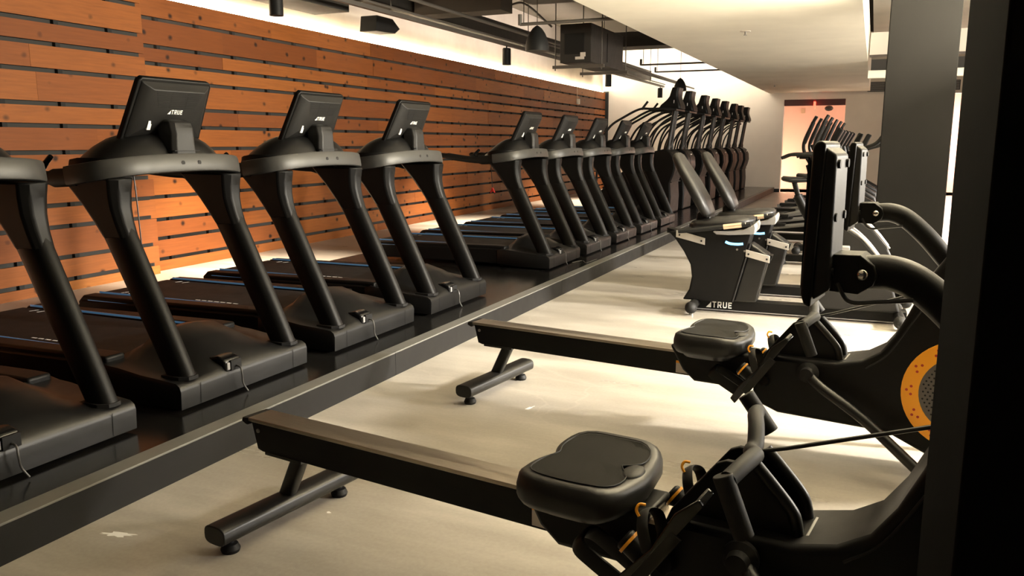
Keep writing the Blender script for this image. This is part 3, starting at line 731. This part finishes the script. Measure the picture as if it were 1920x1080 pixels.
    # front shroud, cranks, mast, console
    sh = MB().prism([(.92, .10), (1.02, .42), (1.03, .62), (1.08, .74), (1.16, .76), (1.30, .665), (1.43, .515), (1.54, .30), (1.60, .12), (1.60, .10)], -.12, .12).build('front_shroud', 'charcoal', t, 0.02)
    for s in (-1, 1):
        MB().tube(bez([(1.10, s * .118, .765), (1.22, s * .118, .735), (1.34, s * .118, .635), (1.45, s * .118, .50)], 5), .009, 8).build('shroud_trim', 'silver', sh)
    for s in (-1, 1):
        cr = MB().tube([(1.22, s * .125, .45), (1.22 + s * .06, s * .165, .45 + .155 * -s)], .014, 10).build('crank', 'steel', t)
        MB().box((1.22 + s * .06 - .05, s * .17 - (.10 if s < 0 else 0), .45 - .155 * s - .015), (1.22 + s * .06 + .05, s * .17 + (.10 if s > 0 else 0), .45 - .155 * s + .015)).build('pedal', 'silverpl', cr, 0.005)
    MB().tube([(1.12, 0, .70), (1.02, 0, 1.02)], .045, 14, ry=.03).build('console_mast', 'plastic', t)
    MB().prism([(.965, 1.03), (1.00, 1.02), (1.05, 1.22), (1.03, 1.235)], -.17, .17).build('console', 'plastic', t, 0.01)
    return t
B1 = recumbent('recumbent bike with a white four letter word on its beam, nearest of the two')
B1.location = (-1.335, 6.95, 0); B1.rotation_euler.z = R(2.0)
B2 = copy_tree(B1); B2.location = (-1.27, 7.85, 0)
B2['label'] = 'second recumbent bike, standing just beyond the one with the white word on its beam'

# ================================================================== UPRIGHT BIKES
def upright_bike(label):
    t = thing('upright_bike', label, 'exercise bike', (0, 0, 0), 0, 'upright bikes before the ellipticals')
    b = MB().box((-.05, -.055, .03), (1.02, .055, .11)).build('base_beam', 'plastic', t, 0.01)
    for x in (-.03, 1.0):
        f = MB().tube([(x, -.25, .06), (x, .25, .06)], .042, 14).build('stabiliser', 'steel', t)
        for s in (-1, 1): MB().ellipsoid((x, s * .26, .055), (.055, .05, .052), 14, 8).build('end_cap', 'rubber', f)
    MB().tube([(.42, 0, .22), (.10, 0, .80)], .055, 16, ry=.075, up=(0, 1, 0)).build('seat_tube', 'plastic', t)
    MB().tube([(.135, -.04, .79), (.40, -.04, .32)], .012, 8).build('tube_scale', 'silver', t)
    MB().tube([(.115, 0, .77), (.055, 0, .96)], .030, 14).build('seat_post', 'steel', t)
    rings = []
    for x, hw, th in ((-.14, .05, .015), (-.12, .10, .03), (-.04, .125, .036), (.05, .10, .034), (.14, .05, .028), (.21, .03, .018), (.225, .012, .008)):
        rings.append([(x + .05, hw * math.cos(2 * math.pi * j / 16), .985 + th * math.sin(2 * math.pi * j / 16) + (.012 if x < -.1 else 0)) for j in range(16)])
    MB().loft(rings).build('saddle', 'vinyl', t, 0, 60)
    MB().prism([(.22, .10), (.20, .30), (.34, .52), (.62, .66), (.86, .62), (.95, .40), (.93, .10)], -.10, .10).build('body_shroud', 'plastic', t, 0.03)
    MB().tube(bez([(.40, -.104, .60), (.55, -.106, .655), (.68, -.106, .67)], 4), .008, 8).build('light_bar', 'ledblue', t)
    for s in (-1, 1):
        c = MB().tube([(.50, s * .105, .36), (.50 - s * .13, s * .14, .36 - s * .11)], .014, 10).build('crank', 'steel', t)
        MB().box((.45 - s * .13, s * .15 - (.09 if s < 0 else 0), .345 - s * .11), (.55 - s * .13, s * .15 + (.09 if s > 0 else 0), .375 - s * .11)).build('pedal', 'rubber', c, 0.004)
    MB().tube([(.70, 0, .60), (.62, 0, 1.25)], .045, 14, ry=.035).build('console_mast', 'plastic', t)
    for s in (-1, 1):
        MB().tube(bez([(.60, s * .06, 1.22), (.45, s * .18, 1.25), (.22, s * .22, 1.27), (.02, s * .21, 1.275), (-.09, s * .19, 1.235)], 5), .020, 12).build('handlebar', 'rubber', t)
        MB().box((.10, s * .15 - .035, 1.225), (.30, s * .15 + .035, 1.262)).build('elbow_rest', 'vinyl', t, 0.012)
    for s in (-1, 1): MB().tube(bez([(.64, s * .05, 1.30), (.74, s * .17, 1.34), (.90, s * .20, 1.40), (1.0, s * .19, 1.54)], 5), .019, 10).build('bull_horn', 'rubber', t)
    MB().prism([(.58, 1.24), (.64, 1.22), (.76, 1.50), (.71, 1.52)], -.19, .19).build('console', 'plastic', t, 0.012)
    MB().prism([(.20, 1.05), (.30, 1.02), (.34, 1.12), (.32, 1.13), (.28, 1.06), (.22, 1.09), (.19, 1.16), (.17, 1.15)], -.05, .05).build('bottle_holder', 'plastic', t, 0.004)
    return t
U1 = upright_bike('upright bike with a black saddle and horizontal handlebars before the pale opening')
U1.location = (-.88, 10.1, 0); U1.rotation_euler.z = R(2)
U2 = copy_tree(U1); U2.location = (-.80, 11.15, 0); U2['label'] = 'upright bike mostly hidden behind the one with its saddle against the pale opening'

# ================================================================== ELLIPTICALS
def elliptical(label):
    t = thing('elliptical_trainer', label, 'elliptical trainer', (0, 0, 0), 0, 'elliptical trainers beside the dark grey column')
    MB().box((-.05, -.06, .03), (1.95, .06, .12)).build('base_beam', 'plastic', t, 0.01)
    for x in (0, 1.9): MB().tube([(x, -.28, .06), (x, .28, .06)], .04, 12).build('stabiliser', 'steel', t)
    MB().prism([(1.05, .10), (1.08, .50), (1.22, .72), (1.52, .76), (1.80, .60), (1.92, .30), (1.92, .10)], -.16, .16).build('drive_housing', 'plastic', t, 0.04)
    for s in (-1, 1):
        MB().tube([(.10, s * .20, .20 + .04 * s), (1.25, s * .20, .42 + .10 * s)], .03, 10).build('pedal_arm', 'silverpl', t)
        MB().box((.28, s * .20 - .08, .29 + .04 * s), (.66, s * .20 + .08, .33 + .05 * s)).build('foot_pedal', 'rubber', t, 0.01)
        dx = -.09 * s
        ar = MB().tube(bez([(1.22 + dx * .3, s * .25, .55), (1.05 + dx, s * .26, 1.02), (.92 + dx, s * .26, 1.25), (.90 + dx, s * .25, 1.42), (1.00 + dx, s * .24, 1.68), (1.05 + dx, s * .22, 1.78)], 5), .024, 12).build('moving_arm', 'steel', t)
        MB().tube(bez([(.90 + dx, s * .25, 1.40), (.955 + dx, s * .243, 1.55), (1.01 + dx, s * .237, 1.70)], 4), .029, 12).build('arm_grip', 'rubber', ar)
    MB().tube([(1.42, 0, .70), (1.25, 0, 1.35)], .055, 14, ry=.04).build('console_mast', 'plastic', t)
    MB().prism([(1.12, 1.34), (1.20, 1.30), (1.34, 1.58), (1.28, 1.62)], -.22, .22).build('console', 'plastic', t, 0.015)
    for s in (-1, 1): MB().tube(bez([(1.24, s * .05, 1.22), (1.10, s * .16, 1.22), (.98, s * .17, 1.30), (.94, s * .16, 1.38)], 4), .018, 10).build('fixed_handle', 'rubber', t)
    return t
EL = [('nearest elliptical trainer of the row, its dark arms fanned before the pale opening', -1.74, 12.4), ('second elliptical trainer of the fanned row', -1.74, 13.6),
      ('third elliptical trainer of the fanned row', -1.72, 14.8), ('fourth elliptical trainer of the fanned row', -1.70, 16.0), ('farthest elliptical trainer of the fanned row', -1.68, 17.2)]
e0 = None
for lb, x, y in EL:
    if e0 is None: e0 = elliptical(lb); o = e0
    else: o = copy_tree(e0); o['label'] = lb
    o.location = (x, y, 0)

# ================================================================== STAIR CLIMBERS
def climber(label):
    t = thing('stair_climber', label, 'stair climber', (0, 0, 0), 0, 'stair climbers in a row at the end of the platform')
    prof = [(-.02, 0), (-.01, .30), (-.03, .55), (.02, .68), (.055, .82), (.04, .98), (-.03, 1.10), (-.14, 1.16), (-.40, 1.10), (-.80, .85), (-1.25, .45), (-1.45, .30), (-1.50, 0)]
    b = MB().prism(prof, -.36, .36).build('body', 'plastic', t, 0.03)
    MB().prism([(.020, .68), (.062, .82), (.047, .98), (-.02, 1.09), (-.03, 1.08), (.03, .96), (.04, .82)], -.14, .14).build('front_panel', 'charcoal', b, 0.006)
    MB().box((.0, -.05, 1.035), (.012, .05, 1.055), Matrix.Translation((.022, 0, 0))).build('badge', 'white', b)
    MB().box((-.03, -.362, .56), (.003, .362, .57)).build('body_seam', 'lampblack', b)
    for k in range(4): MB().box((-.72 - .2 * k, -.26, .93 - .17 * k), (-.50 - .2 * k, .26, .96 - .17 * k)).build('step', 'rubber', t, 0.006)
    for s in (-1, 1):
        MB().tube(bez([(-.15, s * .13, 1.12), (-.135, s * .11, 1.25), (-.10, s * .09, 1.50), (-.055, s * .085, 1.80), (-.03, s * .09, 1.92)], 4), [.05] * 4 + [.036] * 13, 12).build('mast', 'steel', t)
        MB().tube(bez([(.02, s * .34, 1.84), (-.10, s * .36, 1.86), (-.40, s * .37, 1.86), (-.62, s * .37, 1.855), (-.90, s * .38, 1.72), (-1.15, s * .385, 1.56), (-1.32, s * .39, 1.28), (-1.38, s * .39, .95), (-1.40, s * .39, .40)], 5), .021, 10).build('handrail', 'rubber', t)
        MB().tube(bez([(-.20, s * .33, 1.80), (-.45, s * .345, 1.66), (-.62, s * .35, 1.45), (-.70, s * .35, 1.20), (-.72, s * .35, .95)], 5), .019, 10).build('front_rail', 'rubber', t)
        MB().tube([(-.58, s * .37, 1.85), (-.47, s * .37, 1.99)], .02, 10).build('rail_grip', 'rubber', t)
    MB().tube([(.02, -.36, 1.845), (.02, .36, 1.845)], .022, 10).build('cross_bar', 'steel', t)
    MB().prism([(-.24, 1.85), (.03, 1.84), (.05, 1.90), (-.10, 1.97), (-.27, 1.93)], -.20, .20).build('tray', 'plastic', t, 0.012)
    rings = []
    for z, x0, x1, hy in ((1.86, -.31, .085, .22), (1.93, -.27, .075, .235), (2.02, -.17, .04, .21), (2.08, -.125, .025, .20), (2.16, -.10, .03, .21), (2.235, -.075, .045, .21)):
        rings.append([(x0, -hy, z), (x1 - .03, -hy, z), (x1, -hy + .03, z), (x1, hy - .03, z), (x1 - .03, hy, z), (x0, hy, z)])
    c = MB().loft(rings).build('console', 'plastic', t, 0.012)
    MB().box((.0, -.215, 1.955), (.008, -.20, 2.01), Matrix.Translation((-.04, -.012, 0))).build('console_sticker', 'white', c)
    return t
c0 = None
NT_ = ['nearest', 'second', 'third', 'fourth', 'fifth', 'sixth', 'seventh', 'farthest']
for k in range(8):
    lb = 'tall black stair climber, %s of eight along the far part of the platform' % NT_[k]
    if c0 is None: c0 = climber(lb); o = c0
    else: o = copy_tree(c0); o['label'] = lb
    o.location = (-3.28, (15.0, 16.15, 17.65, 18.95, 20.2, 21.6, 22.65, 23.8)[k], PZ + .003)

# ================================================================== CEILING SERVICES AND LAMPS
TX = -5.8
tr = thing('lighting_track', 'long dark track under the ceiling carrying the small cylinder lamps', 'track', (TX, 0, 3.02))
MB().box((-.03, -2.5, -.0), (.03, 24.4, .05)).build('track_rail', 'pipe', tr)
MB().tube([(.09, -2.5, .07), (.09, 24.2, .07)], .014, 8).build('conduit', 'pipe', tr)
for y in (1, 5, 9.4, 14, 18.5, 22.8): MB().tube([(0, y, .05), (0, y, 1.38)], .008, 8).build('hanger_rod', 'pipe', tr)
DL = ['cylinder lamp nearest the viewer, cut by the top edge of the picture', 'second cylinder lamp, hanging left of the domed pendant', 'third cylinder lamp, under the big dark ceiling box', 'farthest cylinder lamp at the end of the track']
def downlight(lb, y):
    t = thing('cylinder_lamp', lb, 'lamp', (TX, y, 2.71), 0, 'cylinder lamps over the board wall side')
    MB().lathe([(.060, .008), (.072, 0), (.072, .26), (.060, .275), (.001, .275)], 28).build('shade', 'lampblack', t)
    MB().lathe([(.001, .012), (.058, .012), (.058, .018), (.001, .018)], 24).build('lens', 'lampglow', t)
    MB().tube([(0, 0, .275), (0, 0, .312)], .012, 10).build('stem', 'lampblack', t)
    return t
d0 = None
for i, y in enumerate((7.15, 13.05, 18.9, 24.0)):
    if d0 is None: d0 = downlight(DL[0], y); o = d0
    else: o = copy_tree(d0); o['label'] = DL[i]; o.location.y = y
    l = lamp('lamp_light', 'SPOT', (TX, y, 2.70), 2900, (1.0, 0.82, 0.62), (TX - .40, y, 0), spot_size=R(72), spot_blend=1.0, shadow_soft_size=0.05)
# a lamp of the same kind just out of the picture
lamp('lamp_light', 'SPOT', (TX, 1.6, 2.70), 2900, (1.0, 0.82, 0.62), (TX - .40, 1.6, 0), spot_size=R(72), spot_blend=1.0, shadow_soft_size=0.05)

def dome(lb, loc, rod):
    t = thing('dome_pendant', lb, 'pendant', loc, 0, 'domed pendants hanging by thin rods')
    MB().lathe([(.150, 0), (.152, .05), (.138, .13), (.105, .21), (.060, .275), (.015, .31), (.001, .312)], 30).build('dome', 'lampblack', t)
    MB().lathe([(.001, -.004), (.146, -.004), (.150, .0), (.001, .004)], 30).build('dome_grille', 'duct', t)
    MB().tube([(0, 0, .30), (0, 0, rod)], .006, 8).build('hanging_rod', 'pipe', t)
dome('black domed pendant beside the big ceiling box', (-4.02, 10.0, 2.56), .84)
dome('small black domed pendant hanging above the nearest stair climber', (-4.44, 20.4, 2.66), 1.74)

sp = thing('wall_speaker', 'black wedge shaped speaker high against the board wall', 'speaker', (-6.75, 10.6, 2.98))
MB().prism([(-.30, .0), (.22, .02), (.36, .10), (.16, .22), (-.26, .22)], -.14, .14, 'yz').build('cabinet', 'lampblack', sp, 0.01)
MB().box((-.03, -.04, .22), (.03, .04, .24)).build('bracket', 'lampblack', sp)

# big fan coil unit
hv = thing('fan_coil_unit', 'large dark box unit hung from the ceiling between the pendants', 'ventilation unit', (0, 0, 0))
hb = MB().box((-4.45, 12.0, 2.60), (-3.96, 13.7, 3.16)).build('casing', 'ducted', hv, 0.006)
MB().box((-4.37, 11.985, 2.72), (-4.07, 12.0, 3.02)).build('access_panel', 'lampblack', hb)
MB().box((-4.20, 11.975, 2.64), (-4.06, 11.985, 2.68)).build('notice', 'label', hb); MB().box((-4.12, 11.975, 2.68), (-4.04, 11.985, 2.74)).build('notice', 'label', hb)
MB().box((-3.958, 12.8, 2.66), (-3.952, 12.815, 3.10)).build('casing_seam', 'lampblack', hb)
for y in (12.15, 13.45):
    MB().box((-4.62, y - .025, 2.53), (-3.80, y + .025, 2.575)).build('support_channel', 'pipe', hv)
    for x in (-4.58, -3.84): MB().tube([(x, y, 2.50), (x, y, 4.40)], .009, 8).build('threaded_rod', 'pipe', hv)

# ducts
d = MB().box((-6.84, -2.9, 3.06), (-6.30, 9.2, 3.40)).build('air_duct', 'duct', None, 0.004); tag(d, 'dark rectangular duct above the board wall, ending near the wedge speaker', 'duct')
d = MB().box((-6.62, 9.6, 3.26), (-6.22, 24.6, 3.52)).build('air_duct', 'duct', None, 0.004); tag(d, 'long narrow duct running on toward the far wall beside the track', 'duct')
d = MB().box((-4.75, -2, 3.40), (-2.95, 11.6, 3.72)).build('air_duct', 'duct', None, 0.004); tag(d, 'wide dark duct with a plain underside beside the lowered ceiling', 'duct')
d = MB().box((-4.6, 14.4, 3.07), (-2.9, 14.95, 3.32)).build('air_duct', 'ducted', None, 0.004); tag(d, 'dark cross duct just beyond the big ceiling box', 'duct')
d = MB().box((-6.15, 10.6, 3.20), (-4.8, 11.0, 3.75)).build('ceiling_beam', 'slab'); tag(d, 'concrete cross beam near the domed pendant', 'beam', None, 'structure')
for x, y0, y1, z, lb in ((-5.25, 6, 24.6, 3.12, 'thin steel pipe running along the ceiling beside the track'), (-4.95, 12, 24.6, 2.98, 'thin steel pipe running past the big ceiling box'), (-3.05, 11.8, 24.6, 3.42, 'thin pipe along the edge of the lowered ceiling')):
    tag(MB().tube([(x, y0, z), (x, y1, z)], .022, 10).build('ceiling_pipe', 'pipe'), lb, 'pipe')
for y, x0, x1, z, lb in ((9.75, -4.15, -2.9, 2.86, 'thin cross pipe passing just above the black domed pendant'), (17.5, -4.66, -2.9, 3.04, 'thin cross pipe under the ceiling beyond the big box'), (20.75, -5.15, -2.9, 3.16, 'farthest thin cross pipe under the ceiling')):
    c = thing('cross_pipe', lb, 'pipe', (0, 0, 0))
    MB().tube([(x0, y, z), (x1, y, z)], .020, 10).build('pipe_run', 'pipe', c)
    for x in (x0 + .05, x1 - .15): MB().tube([(x, y, z), (x, y, 3.40 if y < 11 else 4.40)], .007, 8).build('hanger_rod', 'pipe', c)
    MB().tube([(x0, y, z - .01), (x0, y, z + .12)], .026, 10).build('pipe_cap', 'pipe', c)
cb = MB().tube(bez([(-5.6, 11.3, 3.62), (-5.1, 11.4, 3.40), (-4.8, 11.45, 3.40), (-4.55, 11.9, 3.12)], 8), .016, 8).build('flexible_conduit', 'pipe'); tag(cb, 'loose dark cable looping toward the big ceiling box', 'cable')

# small ceiling fittings in the lowered ceiling
for x, y, lb in ((-1.62, 11.2, 'small round ceiling fitting nearest the viewer in the lowered ceiling'), (-2.35, 21.5, 'small round ceiling fitting near the far wall')):
    t = thing('ceiling_sprinkler', lb, 'sprinkler', (x, y, 2.82))
    MB().lathe([(.001, -.006), (.065, -.006), (.07, 0)], 20).build('escutcheon', 'paint', t)
    MB().lathe([(.001, -.05), (.022, -.05), (.022, -.044), (.010, -.04), (.010, -.006)], 12).build('head', 'bolt', t)

# fittings on the far wall
ex = thing('exit_sign', 'red lit sign hanging in the far opening, seen edge on', 'exit sign', (-1.62, YB - .02, 2.36))
MB().box((-.025, -.16, 0), (.025, .12, .20)).build('sign_panel', 'exit', ex); MB().box((-.03, -.16, .20), (.03, .12, .25)).build('sign_housing', 'red', ex)
pl = MB().box((-2.17, YB + 2.38, 2.32), (-2.05, YB + 2.40, 2.46)).build('wall_plate', 'tan'); tag(pl, 'small square plate high on the pink lobby wall', 'wall plate')
dc = thing('dome_camera', 'small dark dome under the lobby ceiling', 'camera', (-1.30, YB + 1.2, 2.42))
MB().ellipsoid((0, 0, 0), (.12, .12, .08), 16, 8).build('dome', 'duct', dc); MB().tube([(0, 0, .06), (0, 0, .88)], .02, 8).build('stem', 'paint', dc)
for x, lb in ((-.26, 'dark louvred grille on the far wall beside the grey column'), (1.55, 'dark louvred grille on the far wall, seen past the grey column')):
    g = thing('air_grille', lb, 'grille', (x, YB - .03, 2.80))
    MB().box((-.02, 0, 0), (.42, .03, .26)).build('frame', 'ducted', g)
    mb = MB()
    for k in range(7): mb.box((.0, -.006, .02 + .034 * k), (.40, 0, .036 + .034 * k))
    mb.build('louvre', 'silverpl', g)
sk = thing('wall_outlet', 'small white outlet box with conduit on the board wall', 'outlet', (0, 0, 0)); sk.matrix_world = WALLM
MB().box((-.13, 17.3, 2.48), (-.07, 17.45, 2.62)).build('box', 'paint', sk, 0.004); MB().box((-.135, 17.32, 2.62), (-.12, 17.34, 2.95)).build('conduit', 'tan', sk)

# services visible in the bay
d = MB().box((-.15, 16.0, 2.665), (3.5, 16.5, 2.84)).build('air_duct', 'ducted'); tag(d, 'black duct crossing the bay ceiling beside the grey column', 'duct')
ll = thing('linear_lamp', 'bright linear lamp high beyond the grey column', 'lamp', (1.27, 8.6, 2.95))
MB().box((-.02, -1.2, 0), (.02, 1.2, .03)).build('diffuser', 'lampglow', ll); MB().box((-.03, -1.2, .03), (.03, 1.2, .07)).build('housing', 'lampblack', ll)
for y in (-1, 1): MB().tube([(0, y, .07), (0, y, 1.0)], .004, 6).build('hanging_wire', 'pipe', ll)
# stray cable from the treadmill row
tag(MB().tube(bez([(-2.86, 8.15, .152), (-2.80, 8.3, .156), (-2.72, 8.2, .153), (-2.70, 8.5, .153)], 6), .004, 6).build('loose_cable', 'wire_grey'), 'thin pale cable lying on the platform before the fifth treadmill', 'cable')

# old paint marks on the concrete
SPL = [(-2.421, 1.965), (-1.6, 3.897), (-1.827, 2.42)]
def splash(lb, c, rx, ry, rot, seed):
    rnd = random.Random(seed); n = 22; pts = []
    for k in range(n):
        a = 2 * math.pi * k / n; r = rnd.uniform(.45, 1.0)
        x, y = rx * r * math.cos(a), ry * r * math.sin(a)
        pts.append((x * math.cos(rot) - y * math.sin(rot), x * math.sin(rot) + y * math.cos(rot)))
    o = MB().prism(pts, 0, .0006, 'xy').build('paint_splash', 'white'); o.location = (c[0], c[1], .0002)
    tag(o, lb, 'paint mark', 'white paint marks on the concrete floor')
splash('pale paint splash on the floor between the platform and the nearest rowing machine', SPL[0], .085, .022, R(15), 1)
splash('short white paint streak on the floor between the two rowing machines', SPL[1], .045, .012, R(70), 2)
splash('tiny white paint fleck beside the tail foot of the nearest rowing machine', SPL[2], .016, .008, 0, 4)
